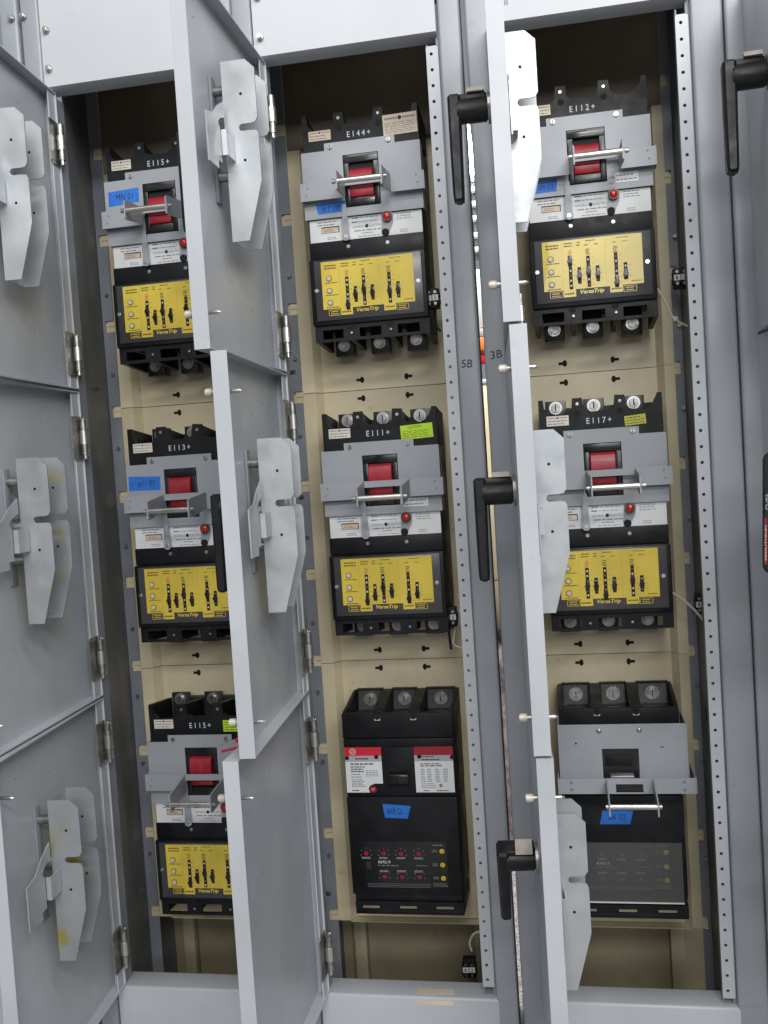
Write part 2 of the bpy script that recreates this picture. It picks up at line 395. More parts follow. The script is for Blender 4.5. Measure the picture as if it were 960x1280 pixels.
    lp = MB(); lp.cyl((.1255, .001, .0708), (.1255, .0097, .0708), .0092, BEZEL, 24, bev=.001)
    lpo = lp.build('indicator_lamp', R)
    l2 = MB(); l2.dome((.1255, .0012, .0708), .0064, 'y', REDLAMP, .6); l2.build('lens', lpo)
    # --- trip unit
    tu = MB()
    tu.box(X0, X1, .0005, .0290, -.113, .0065, BLACK, .003)
    tu.box(X0 + .001, X1 - .001, .0115, .0160, .0070, .0380, BLACK, .0012)
    for x in (.0510, .1230): tu.cyl((x, .0095, .0260), (x, .0118, .0260), .0034, BOLT, 12, bev=.0008)
    tuo = tu.build('trip_unit', R)
    cv = MB(); cv.box(-.0135, .1830, -.0022, .0010, -.1050, .0030, COVER, .0012)
    for x, z in ((-.0102, -.050), (.1755, -.0495)): cv.cyl((x, -.0055, z), (x, -.0020, z), .0036, STEEL, 14, bev=.001)
    cvo = cv.build('trip_cover', R)
    fp = MB(); fp.box(0, .168, -.0032, -.0020, -.0848, 0, YELLOW)
    fp.box(.0325, .0540, -.0034, -.0020, -.0972, -.0848, YELLOW); fp.box(.1115, .1330, -.0034, -.0020, -.0962, -.0848, YELLOW)
    y = -.0032
    lines(fp, .006, .030, -.0145, -.0050, 2, y, INKB, .5, .1, seed=20)
    lines(fp, .037, .052, -.0125, -.0035, 2, y, INKB, .45, .1, seed=21); lines(fp, .058, .065, -.012, -.0035, 2, y, INKB, .45, .1, seed=22)
    lines(fp, .074, .092, -.0055, -.0025, 1, y, INKB, .5, .1, seed=23); lines(fp, .071, .079, -.0125, -.0095, 1, y, INKB, .5, .1, seed=24); lines(fp, .088, .095, -.0125, -.0095, 1, y, INKB, .5, .1, seed=25)
    lines(fp, .125, .147, -.0055, -.0025, 1, y, INKB, .4, .1, seed=26); lines(fp, .119, .127, -.0125, -.0095, 1, y, INKB, .5, .1, seed=27); lines(fp, .135, .145, -.0125, -.0095, 1, y, INKB, .4, .1, seed=28)
    for i, x in enumerate((.0435, .0735, .1195)): lines(fp, x, x + .0075, -.0285, -.0170, 4, y, INK if i else REDINK, .5, .3, seed=30 + i)
    for z in (-.038, -.060, -.082): lines(fp, .006, .030, z - .0015, z + .0015, 1, y, INKB, .55, .1, seed=int(-z * 1000))
    for xs in (.0555, .1025, .149): pass
    for x in (.0535, .0845, .1315):
        for k in range(6): fp.box(x - .0012, x + .0012, y - .0002, y + .0001, -.034 - k * .0092, -.0332 - k * .0092, REDINK if k % 2 else INKB)
    for x in (.0685, .0995, .1465):
        for k in range(3): fp.box(x - .0013, x + .0013, y - .0002, y + .0001, -.052 - k * .0092, -.0512 - k * .0092, REDINK if k % 2 else INKB)
    for x in (.033, .055, .066, .0685): pass
    for x in (.0330, .1060): fp.box(x - .0001, x + .0001, y - .0001, y + .0001, -.083, -.003, INKB)
    lines(fp, .148, .165, -.0815, -.0775, 1, y, INKB, .35, .1, seed=41)
    lines(fp, .034, .052, -.095, -.0885, 1, -.0034, INKB, .45, .1, seed=42); lines(fp, .114, .131, -.0925, -.0875, 1, -.0034, INKB, .45, .1, seed=43)
    for xa, xb in ((.0095, .0315), (.1340, .1560)):
        for q in ((xa, xb, -.0872, -.0864), (xa, xb, -.0968, -.0960), (xa, xa + .0008, -.0968, -.0864), (xb - .0008, xb, -.0968, -.0864)):
            fp.box(q[0], q[1], -.0028, -.0021, q[2], q[3], YELLOW)
        lines(fp, xa + .004, xb - .004, -.0955, -.0878, 2, -.0024, YELLOW, .4, .1, seed=int(xa * 1e4))
    fpo = fp.build('faceplate', cvo)
    text('VersaTrip', .0610, .1015, -.0955, -.0865, -.0026, YELLOW, cvo, shear=.25, bold=.03)
    sl = ((.0465, -.0297, -.0842), (.0613, -.0478, -.0760), (.0770, -.0300, -.0828), (.0923, -.0477, -.0748), (.1235, -.0288, -.0832), (.1390, -.0468, -.0755))
    for (x, za, zb_), fr in zip(sl, sld):
        zk = za - .004 + (zb_ - za + .008) * fr
        s_ = MB(); s_.box(x - .0030, x + .0030, -.0036, -.0031, zb_, za, BLACK)
        rr = random.Random(int(x * 1e4)); n = int((za - zb_) / .0085)
        for k in range(n):
            z = za - .006 - k * .0085
            if abs(z - zk) > .006: s_.box(x - .0014, x + .0014, -.0039, -.0035, z - .0017, z + .0017, CREAM if rr.random() < .55 else INKB)
        s_.cyl((x, -.0105, zk), (x, -.0034, zk), .0044, BLACKG, 16, bev=.001); s_.box(x - .0034, x + .0034, -.0062, -.0034, zk - .009, zk + .009, BLACKG, .0008)
        s_.build('slider', cvo)
    for z in (-.0302, -.0523, -.0738):
        s_ = MB(); s_.cyl((.0135, -.0060, z), (.0135, -.0030, z), .0042, WBTN, 18, bev=.0012); s_.cyl((.0135, -.0034, z), (.0135, -.0031, z), .0056, INKB, 18)
        s_.build('button', cvo)
    # --- lug cover and lugs
    lc = MB()
    lc.box(X0 + .002, X1, .008, .0150, -.1205, -.1132, BLACK); lc.box(X0 + .002, X1, .008, .0150, -.1420, -.1370, BLACK)
    xs = [X0 + .002, .006, .0385, .072 - .012, .096, .1245, .158, X1]
    wins = [(-.006, .032), (.062, .102), (.132, .172)]
    edges = [X0 + .002] + [v for w in wins for v in w] + [X1]
    for k in range(0, len(edges), 2): lc.box(edges[k], edges[k + 1], .008, .0150, -.1370, -.1205, BLACK)
    for x in (.0465, .1190):
        lc.cyl((x, .0060, -.1165), (x, .0085, -.1165), .0060, HOLE, 18); lc.cyl((x + .001, .0060, -.1290), (x + .001, .0085, -.1290), .0036, HOLE, 14); lc.cyl((x + .001, .0055, -.1290), (x + .001, .0065, -.1290), .0022, BOLT, 10)
    for x in (X0 + .002, .0475 - .004, .1190 - .004, X1 - .008): lc.prism([(.0151, -.114), (.150, -.114), (.150, -.150), (.0151, -.1415)], 'x', x, x + .008, BLACK)
    lc.build('lug_cover', R)
    for x in (.013, .082, .152):
        t = MB(); t.box(x - .018, x + .018, .125, .160, -.160, -.1125, SMOKE, .0015)
        t.cyl((x, .118, -.140), (x, .1249, -.140), .0115, HINGE, 20); t.cyl((x, .112, -.140), (x, .1179, -.140), .008, HINGE, 6, bev=.001)
        t.build('lug', R)
    return R

def stamp(R, s):
    text(s, .0600, .1030, .2215, .2318, .0216, STAMP, R, 'lettering', bold=.006, space=1.45)
def sticker(R, x0, x1, z0, z1, m, y=.0216, rot=0.0, rows=3, ink=INKG, head=None, name='sticker', logo=False, th=.0006):
    b = MB()
    b.box(x0, x1, y - th, y + .0002, z0, z1, m)
    h = z1 - z0; w = x1 - x0
    lines(b, x0 + .05 * w, x1 - .05 * w, z0 + .06 * h, z0 + (.62 if head or logo else .92) * h, rows, y - th, ink, .3, .25, seed=int((x0 + z0) * 1e4) + rows)
    if logo:
        b.cyl(((x0 + x1) / 2, y - th - .0003, z1 - .2 * h), ((x0 + x1) / 2, y - th, z1 - .2 * h), .1 * h, INK, 14)
        lines(b, x0 + .06 * w, x0 + .42 * w, z1 - .3 * h, z1 - .1 * h, 1, y - th, ink, .5, .0, seed=3); lines(b, x0 + .58 * w, x1 - .06 * w, z1 - .3 * h, z1 - .1 * h, 1, y - th, ink, .5, .0, seed=4)
    if rot:
        c = Vector(((x0 + x1) / 2, 0, (z0 + z1) / 2))
        bmesh.ops.rotate(b.bm, cent=c, matrix=Matrix.Rotation(rot, 3, 'Y'), verts=b.bm.verts[:])
    o = b.build(name, R)
    if head: text(head, x0 + .22 * w, x1 - .35 * w, z1 - .26 * h, z1 - .08 * h, y - th - .0003, INK, o, rot=-rot)
    return o
def tape(R, pts, y, s, box, shear=0.1, name='masking_tape', m=TAPE):
    b = MB(); b.prism(pts, 'y', y - .0004, y, m); o = b.build(name, R)
    text(s, *box, y - .0007, INK, o, 'handwriting', shear=shear)
    return o

COLX = (-0.618, -0.2341, 0.1605)
ROWZ = {(0, 0): .3855, (0, 1): -.1474, (0, 2): -.6817, (1, 0): .3928, (1, 1): -.1463, (2, 0): .3871, (2, 1): -.1514}
YB = 0.1202
YS[0] = .78
spec = [  # col,row,stamp,label
    (0, 0, 'E115+', 'breaker stamped E115 with blue tape on its grey plate, top of the left column'),
    (0, 1, 'E113+', 'breaker stamped E113 with blue tape beside its red toggle, middle of the left column'),
    (0, 2, 'E115+', 'breaker stamped E115 with no tape, lowest of the left column behind red lead'),
    (1, 0, 'E144+', 'breaker stamped E144 with a large tan label at its upper right corner'),
    (1, 1, 'E111+', 'breaker stamped E111 with a bright lime caution sticker beside its terminals'),
    (2, 0, 'E112+', 'breaker stamped E112 with blue tape below its wire bail, top of right column'),
    (2, 1, 'E117+', 'breaker stamped E117 with a small faded lime sticker, middle of the right column'),
]
BR = {}
SLD = {(0, 0): (.35, .5, .4, .5, .4, .5), (0, 1): (.6, .5, .38, .55, .42, .5), (0, 2): (.85, .55, .45, .5, .6, .6), (1, 0): (.98, .5, .45, .5, .62, .5),
       (1, 1): (.93, .84, .44, .52, .93, .82), (2, 0): (.05, .5, .5, .5, .98, .75), (2, 1): (.6, .5, .98, .52, .45, .5)}
for i, (c, r, s, lab) in enumerate(spec):
    o = make_breaker(SLD[(c, r)], .008 if r == 0 else 0.0)
    o.location = (COLX[c], YB, ROWZ[(c, r)]); o['label'] = lab
    BR[(c, r)] = o
for (c, r, s, lab) in spec: stamp(BR[(c, r)], s)
YP = .0059
# per-breaker stickers and tape
sticker(BR[(0, 0)], -.012, .027, .2215, .239, PINKL, logo=True, rows=2)
tape(BR[(0, 0)], [(-.018, .152), (.043, .1555), (.044, .182), (-.017, .179)], YP, 'MN 01', (-.003, .032, .1615, .1735), .15)
sticker(BR[(0, 1)], -.012, .027, .2215, .239, PINKL, logo=True, rows=2)
tape(BR[(0, 1)], [(-.021, .150), (.0425, .149), (.0435, .1745), (-.0205, .1775)], YP, '#11 07', (-.002, .033, .157, .168), .15)
sticker(BR[(0, 2)], -.012, .027, .2215, .239, PINKL, logo=True, rows=2)
sticker(BR[(0, 2)], .128, .182, .214, .236, LIME, rows=4, ink=INKB)
sticker(BR[(1, 0)], -.011, .030, .2215, .239, CREAM, logo=True, rows=2)
sticker(BR[(1, 0)], .1265, .1885, .2160, .2520, CREAM, rows=6, logo=True, rot=-.02)
tape(BR[(1, 0)], [(.0, .087), (.051, .088), (.0515, .107), (-.003, .105)], YP, '#1 10', (.008, .04, .09, .1), .1)
sticker(BR[(1, 1)], -.0105, .030, .2215, .239, PINKL, logo=True, rows=2)
sticker(BR[(1, 1)], .1235, .1825, .2115, .2375, LIME, rows=5, ink=INKB, head='CAUTION', rot=-.045)
sticker(BR[(1, 1)], .122, .168, .0895, .1050, WHITE, y=YP, rows=2)
sticker(BR[(2, 0)], -.012, .0275, .2215, .239, CREAM, logo=True, rows=2)
tape(BR[(2, 0)], [(-.006, .086), (.030, .087), (.0325, .107), (-.010, .105)], YP, '#5 03', (.0, .025, .09, .1), .1)
sticker(BR[(2, 0)], .130, .168, .0895, .1065, WHITE, y=YP, rows=2); sticker(BR[(2, 0)], .118, .129, .083, .1065, GREYL, y=YP, rows=2)
sticker(BR[(2, 1)], -.009, .0295, .2215, .239, PINKL, logo=True, rows=2)
sticker(BR[(2, 1)], .1250, .1610, .2145, .2315, LIME2, rows=3, ink=INKB, rot=-.07)

# ------------------------------------------------------------------ the electronic-trip breakers (black, bottom row)
def make_black_breaker(label):
    R = empty('circuit_breaker', (0, 0, 0), label, 'circuit breaker')
    W = .209
    b = MB()
    b.box(0, W, .0165, .172, -.160, -.030, BLACK, .002)
    b.box(0, W, .004, .016, -.0465, 0, BLACK, .002)                  # lip under the terminals
    b.box(.001, W - .001, .0015, .014, -.0630, -.0475, BLACK, .0015)
    b.box(.002, W - .002, .003, .012, -.1555, -.0635, BLACK, .001)
    b.box(0, W, 0, .160, -.3440, -.1570, BLACK, .003)
    b.box(.004, W - .001, .004, .150, -.3560, -.3430, BLACK, .002)
    wins = ((.016, .050), (.087, .121), (.156, .190))
    b.box(.004, W, .0, .140, -.3645, -.3562, BLACK)
    e = [.004] + [v for w in wins for v in w] + [W]
    for k in range(0, len(e), 2): b.box(e[k], e[k + 1], .001, .140, -.3720, -.3645, BLACK)
    b.box(.004, W, .0, .140, -.3810, -.3720, BLACK, .001)
    # ridges and sloped floors of the terminal chamber
    for xa, xb in ((0, .006), (.058, .078), (.126, .146), (.203, W)):
        b.prism([(.0165, -.0298), (.172, -.0298), (.172, .016), (.150, .018), (.0170, .0015)], 'x', xa, xb, BLACK, .001)
    for xa, xb in ((.0065, .0575), (.0785, .1255), (.1465, .2025)):
        b.prism([(.0165, -.0296), (.155, -.0296), (.155, -.0225), (.105, -.0180), (.0165, -.0035)], 'x', xa, xb, SMOKE)
    for x in (.068, .136):
        b.cyl((x, .0030, -.006), (x, .0046, -.006), .0062, HOLE, 18); b.box(x - .0055, x + .0055, .0034, .0044, -.0135, -.0065, CREAM, .0005)
    b.build('case', R)
    for xa, xb in ((.010, .056), (.080, .124), (.148, .200)):
        x = (xa + xb) / 2
        t = MB(); t.box(xa - .003, xb + .003, .158, .162, -.022, .0165, SMOKE); t.box(xa - .003, xb + .003, .154, .168, .0168, .0190, BLACK)
        t.cyl((x, .150, -.001), (x, .1578, -.001),   .0130, BOLT, 24, bev=.001); t.cyl((x, .143, -.001), (x, .1498, -.001), .0088, BOLT, 20, bev=.0016)
        t.box(x - .0009, x + .0009, .1426, .1431, -.0075, .0055, HOLE)
        t.prism([(.150, .0166), (.1395, -.018), (.1385, -.018), (.149, .0166)], 'x', xa + .001, xb - .001, SHIELD)
        t.build('terminal', R)
    # labels
    l = MB(); l.box(.002, .0715, .0018, .0032, -.0792, -.0632, REDLAB); l.box(.002, .0715, .0018, .0032, -.0905, -.0792, GREYL)
    l.prism([(.002, -.0905), (.0715, -.0905), (.0715, -.1320), (.056, -.1320), (.050, -.1345), (.047, -.140), (.0465, -.1490), (.002, -.1490)], 'y', .0018, .0032, WHITE)
    lines(l, .012, .055, -.0970, -.0925, 1, .0018, INK, .55, .0, seed=50); lines(l, .012, .040, -.111, -.098, 3, .0018, INK, .45, .2, seed=51)
    lines(l, .012, .034, -.122, -.112, 2, .0018, INKG, .35, .2, seed=52); lines(l, .040, .066, -.119, -.106, 4, .0018, INKG, .4, .2, seed=53)
    lines(l, .012, .040, -.139, -.123, 5, .0018, INKG, .45, .3, seed=54); lines(l, .012, .026, -.147, -.143, 1, .0018, INK, .5, .1, seed=55)
    lines(l, .022, .05, -.0872, -.0825, 1, .0018, INK, .5, .1, seed=56)
    t = bmesh.new(); ring = 24
    vo = [t.verts.new((.0175 + .0060 * math.cos(2 * PI * k / ring), .0014, -.0712 + .0060 * math.sin(2 * PI * k / ring))) for k in range(ring)]
    vi = [t.verts.new((.0175 + .0050 * math.cos(2 * PI * k / ring), .0014, -.0712 + .0050 * math.sin(2 * PI * k / ring))) for k in range(ring)]
    for k in range(ring): t.faces.new((vo[k], vo[(k + 1) % ring], vi[(k + 1) % ring], vi[k]))
    l._faces(t, WHITE)
    lo = l.build('rating_label', R)
    text('GE', .0142, .0208, -.0737, -.0687, .0013, WHITE, lo, shear=.2)
    l = MB(); l.box(.1335, .2055, .0018, .0032, -.0792, -.0632, RED); l.box(.1335, .2055, .0018, .0032, -.0905, -.0792, GREYL); l.box(.1335, .2055, .0018, .0032, -.1490, -.0905, GREYL if False else WHITE)
    lines(l, .147, .17, -.0835, -.0800, 1, .0018, INK, .5, .0, seed=60); lines(l, .147, .18, -.0895, -.0855, 1, .0018, INK, .5, .0, seed=61)
    lines(l, .144, .188, -.101, -.0935, 2, .0018, INK, .45, .15, seed=62)
    for k, x in enumerate((.144, .156, .171, .186)): lines(l, x, x + .009, -.130, -.104, 8, .0018, INKG, .45, .2, seed=63 + k)
    lines(l, .144, .172, -.142, -.131, 3, .0018, INKG, .35, .2, seed=70); lines(l, .147, .158, -.1475, -.144, 1, .0018, INK, .5, .0, seed=71); lines(l, .172, .194, -.1475, -.144, 1, .0018, INK, .5, .0, seed=72)
    l.cyl((.180, .0014, -.136), (.180, .0019, -.136), .0032, INKG, 14)
    l.build('rating_label', R)
    for x, z in ((.006, -.083), (.062, -.0815), (.1430, -.0815), (.2040, -.083)):
        h = MB(); h.cyl((x, .0008, z), (x, .0022, z), .0040, HOLE, 16); h.build('screw_hole', R)
    # handle slot and lever
    t = MB(); t.box(.0725, .1325, .0012, .0030, -.1490, -.0640, BLACK, .0008); t.box(.081, .126, .0004, .0014, -.136, -.104, HOLE)
    t.build('toggle_frame', R)
    t = MB(); t.prism([(.0010, -.108), (-.0130, -.1115), (-.0150, -.114), (-.0150, -.128), (-.0130, -.131), (.0010, -.133)], 'x', .0845, .1225, BLACKG, .001)
    t.box(.0845, .1225, -.0132, -.012, -.1125, -.1113, SMOKE); t.build('toggle', R)
    t = MB(); t.cyl((.0525, -.0005, -.1425), (.0525, .0022, -.1425), .0060, RED, 22, bev=.001); t.cyl((.0525, .0012, -.1425), (.0525, .0024, -.1425), .0085, BLACK, 22)
    lines(t, .049, .056, -.1445, -.1405, 2, -.0005, PINKL, .4, .0, seed=73); t.build('trip_button', R)
    # electronic trip panel
    p = MB(); p.box(.0255, .1835, -.0006, .0020, -.3300, -.2415, BLACKG, .001)
    dial = [(.031, -.264), (.0645, -.264), (.0975, -.264), (.131, -.264), (.064, -.308), (.097, -.308), (.130, -.308)]
    y = -.0006
    for k, (x, z) in enumerate(dial):
        dz = -.0090 if k < 4 else .0100
        lines(p, x - .009, x + .009, z + dz - .0022, z + dz + .0022, 2, y, GREYL, .45, .15, seed=80 + k)
        for q in range(5):
            a = math.radians(-20 + 55 * q); p.box(x + .0105 * math.cos(a) - .0010, x + .0105 * math.cos(a) + .0010, y - .0002, y, z + .0095 * math.sin(a) - .0006, z + .0095 * math.sin(a) + .0006, INKG)
    lines(p, .052, .092, -.2885, -.2860, 1, y, INKG, .6, .1, seed=90); lines(p, .125, .146, -.2885, -.2855, 1, y, INKG, .4, .0, seed=91)
    for z in (-.259, -.285, -.310): lines(p, .156, .166, z - .003, z + .003, 2, y, INKG, .45, .1, seed=int(-z * 1e4))
    lines(p, .158, .178, -.250, -.246, 1, y, INKG, .5, .1, seed=92); lines(p, .155, .182, -.327, -.319, 2, y, INKG, .35, .1, seed=93)
    for z in (-.3225, -.3255, -.3285): p.box(.030, .150, y - .0001, y + .0001, z, z + .0005, INKG)
    p.box(.030, .0395, y - .0002, y, -.294, -.280, SMOKE)
    po = p.build('trip_panel', R)
    text('RMS-9', .0535, .0760, -.2835, -.2778, -.0010, WHITE, po)
    for x, z in dial:
        d = MB(); d.cyl((x, -.0030, z), (x, -.0007, z), .0042, RED, 16, bev=.0008); d.box(x - .0006, x + .0006, -.0034, -.0030, z, z + .004, INK); d.build('dial', po)
    for z in (-.259, -.285, -.310):
        d = MB(); d.cyl((.1745, -.0032, z), (.1745, -.0007, z), .0045, YLED, 16, bev=.001); d.cyl((.1745, -.0034, z), (.1745, -.0031, z), .0012, INKB, 8); d.build('button', po)
    for xa, xb in wins:
        l = MB(); l.box(xa + .001, xb - .001, .006, .03, -.3715, -.3655, OLIVE); l.build('lug', R)
    return R
B23 = make_black_breaker('all-black breaker with red-topped rating labels and no grey plate')
B23.location = (-.2578, .138, -.4390)
tape(B23, [(.068, -.170), (.121, -.174), (.1145, -.198), (.0715, -.196)], -.0003, 'BKR CL', (.076, .106, -.1895, -.1785), .12)
B33 = make_black_breaker('black breaker half covered by a grey plate, bottom of the right column')
B33.location = (.1430, .136, -.4365)
tape(B33, [(.063, -.209), (.1155, -.209), (.122, -.184), (.068, -.184)], -.0003, '#6 02', (.078, .108, -.202, -.191), .12)
def plate33(R):
    # local frame of B33: origin (.1415,.150,-.4335)
    pl = MB(); y0, y1 = -.052, -.0495
    x0, x1 = -.002, .2165; zt, zb = -.017, -.1150
    wx0, wx1, wz = .0725, .1345, -.0600
    pl.box(x0, wx0, y0, y1, zb, zt, PLATE); pl.box(wx1, x1, y0, y1, zb, zt, PLATE); pl.box(wx0, wx1, y0, y1, wz, zt, PLATE)
    pl.box(x1 - .0022, x1, y1 + .0002, .060, zb, zt, PLATE); pl.box(x0, x0 + .0022, y1 + .0002, .060, zb, zt, PLATE)
    pl.box(x0 + .01, x1 - .01, y1 + .001, -.030, zb - .020, zb - .001, PLATE)
    o = pl.build('operating_plate', R)
    for x, z in ((.069, -.0285), (.137, -.0275)):
        s_ = MB(); s_.dome((x, y0, z), .0046, 'y', BOLT, .6); s_.build('screw', o)
    s_ = MB(); s_.cyl((.0285, y0 - .0004, -.050), (.0285, y0 + .001, -.050), .0018, HOLE, 10); s_.box(.171, .177, y0 - .0004, y0 + .001, -.0585, -.057, HOLE); s_.build('hole', o)
    t = MB(); t.box(wx0 + .001, wx1 - .001, -.0480, -.040, -.113, wz - .0005, BLACKG); t.box(wx0 + .012, wx1 - .010, -.060, -.047, -.112, -.1065, STEEL, .001); t.box(wx0 + .005, wx0 + .05, -.0525, -.0478, -.09, -.072, BLACK, .001)
    t.build('toggle_frame', R)
    bd = MB(); ya, yb = -.0800, -.0775
    bx0, bx1 = -.006, .2265; za, zb2 = -.1325, -.1055
    ox0, ox1, oz0, oz1 = .092, .138, -.1300, -.1155
    bd.box(bx0, ox0, ya, yb, za, zb2, PLATE); bd.box(ox1, bx1, ya, yb, za, zb2, PLATE); bd.box(ox0, ox1, ya, yb, oz1, zb2, PLATE); bd.box(ox0, ox1, ya, yb, za, oz0, PLATE)
    bd.box(ox0 + .001, ox1 - .001, yb + .004, yb + .009, oz0 - .004, oz1 + .004, BLACKG)
    bd.box(bx1 - .0025, bx1, yb + .0002, .02, za, zb2, PLATE); bd.box(bx0, bx0 + .0025, yb + .0002, .02, za, zb2, PLATE)
    for x in (.0765, .1545): bd.prism([(ya - .0002, zb2), (ya - .0002, za), (-.165, -.1445), (-.178, -.1445), (-.178, -.1220)], 'x', x, x + .0024, PLATE)
    for x, z in ((.017, -.1125), (.017, -.125), (.206, -.112), (.206, -.126)): bd.cyl((x, ya - .0005, z), (x, ya + .0005, z), .003, INKG, 12)
    bd.build('bail_bracket', R)
    rd = MB(); rd.cyl((.0790, -.171, -.1300), (.1545, -.171, -.1300), .0047, STEEL, 18)
    for x in (.0718, .1570): rd.cyl((x, -.171, -.1300), (x + .005, -.171, -.1300), .0044, BOLT, 14, bev=.001)
    rd.build('bail_rod', R)
    cv = MB(); cv.box(.024, .201, -.0165, -.0145, -.345, -.238, None); 
    o = cv.build('clear_cover', R, CLEAR)
    fr = MB(); fr.box(.024, .201, -.0172, -.013, -.3475, -.3452, PALEB); fr.build('cover_edge', o)
plate33(B33)
YS[0] = 1.0

# ------------------------------------------------------------------ switchgear sections
HX = (-.660, -.277, .1150, .507)           # hinge line of each column
ZTOP, Z12, Z23, ZBOT = .7065, .1876, -.3622, -.8945
SEC = []
names = [('grey switchgear section with three open doors at the left of the photo', 1), ('grey switchgear section holding the middle column of breakers, marked 5B on its post', 2),
         ('grey switchgear section holding the right column of breakers, marked 3B on its post', 3), ('grey switchgear section at the right edge showing only posts and door faces', 4)]
def perforated(x0, x1, y0, y1, zc0, n, pitch=.0254, r=.0027):
    """thin strip with real round holes, one per pitch"""
    b = MB(); t = bmesh.new(); xc = (x0 + x1) / 2 - .0015; K = 16
    for side, y in ((0, y0), (1, y1)):
        for i in range(n):
            zc = zc0 - i * pitch; zt, zb = zc + pitch / 2, zc - pitch / 2
            sq = []; 
            for k in range(K):
                a = 2 * PI * (k + .5) / K; c, s = math.cos(a), math.sin(a)
                m = max(abs(c), abs(s))
                px = (x1 - xc if c > 0 else xc - x0) * c / m; pz = pitch / 2 * s / m
                sq.append(t.verts.new((xc + px, y, zc + pz)))
            ho = [t.verts.new((xc + r * math.cos(2 * PI * (k + .5) / K), y, zc + r * math.sin(2 * PI * (k + .5) / K))) for k in range(K)]
            for k in range(K):
                q = (sq[k], sq[(k + 1) % K], ho[(k + 1) % K], ho[k])
                t.faces.new(q if side == 0 else q[::-1])
            cor = [(x1, zt), (x0, zt), (x0, zb), (x1, zb)]
            for j, (cx, cz) in enumerate(cor):
                v = t.verts.new((cx, y, cz)); k0 = (K // 8 - 1 + j * K // 4) % K
                q = (sq[k0], v, sq[(k0 + 1) % K]); t.faces.new(q if side == 0 else q[::-1])
            if side == 0:
                hb = [t.verts.new((v.co.x, y1, v.co.z)) for v in ho]
                for k in range(K): t.faces.new((ho[k], ho[(k + 1) % K], hb[(k + 1) % K], hb[k]))
    zt, zb = zc0 + pitch / 2, zc0 - (n - .5) * pitch
    for x in (x0, x1):
        vs = [t.verts.new(p) for p in ((x, y0, zt), (x, y1, zt), (x, y1, zb), (x, y0, zb))]; t.faces.new(vs)
    bmesh.ops.remove_doubles(t, verts=t.verts[:], dist=1e-5)
    bmesh.ops.recalc_face_normals(t, faces=t.faces[:])
    b._faces(t, PAINT); return b

def post(x0, x1, name, S, z0=-1.12, z1=1.0, y0=-.006, y1=.032):
    b = MB(); b.box(x0, x1, y0, y1, z0, z1, POSTP, .005, 4); return b.build(name, S)

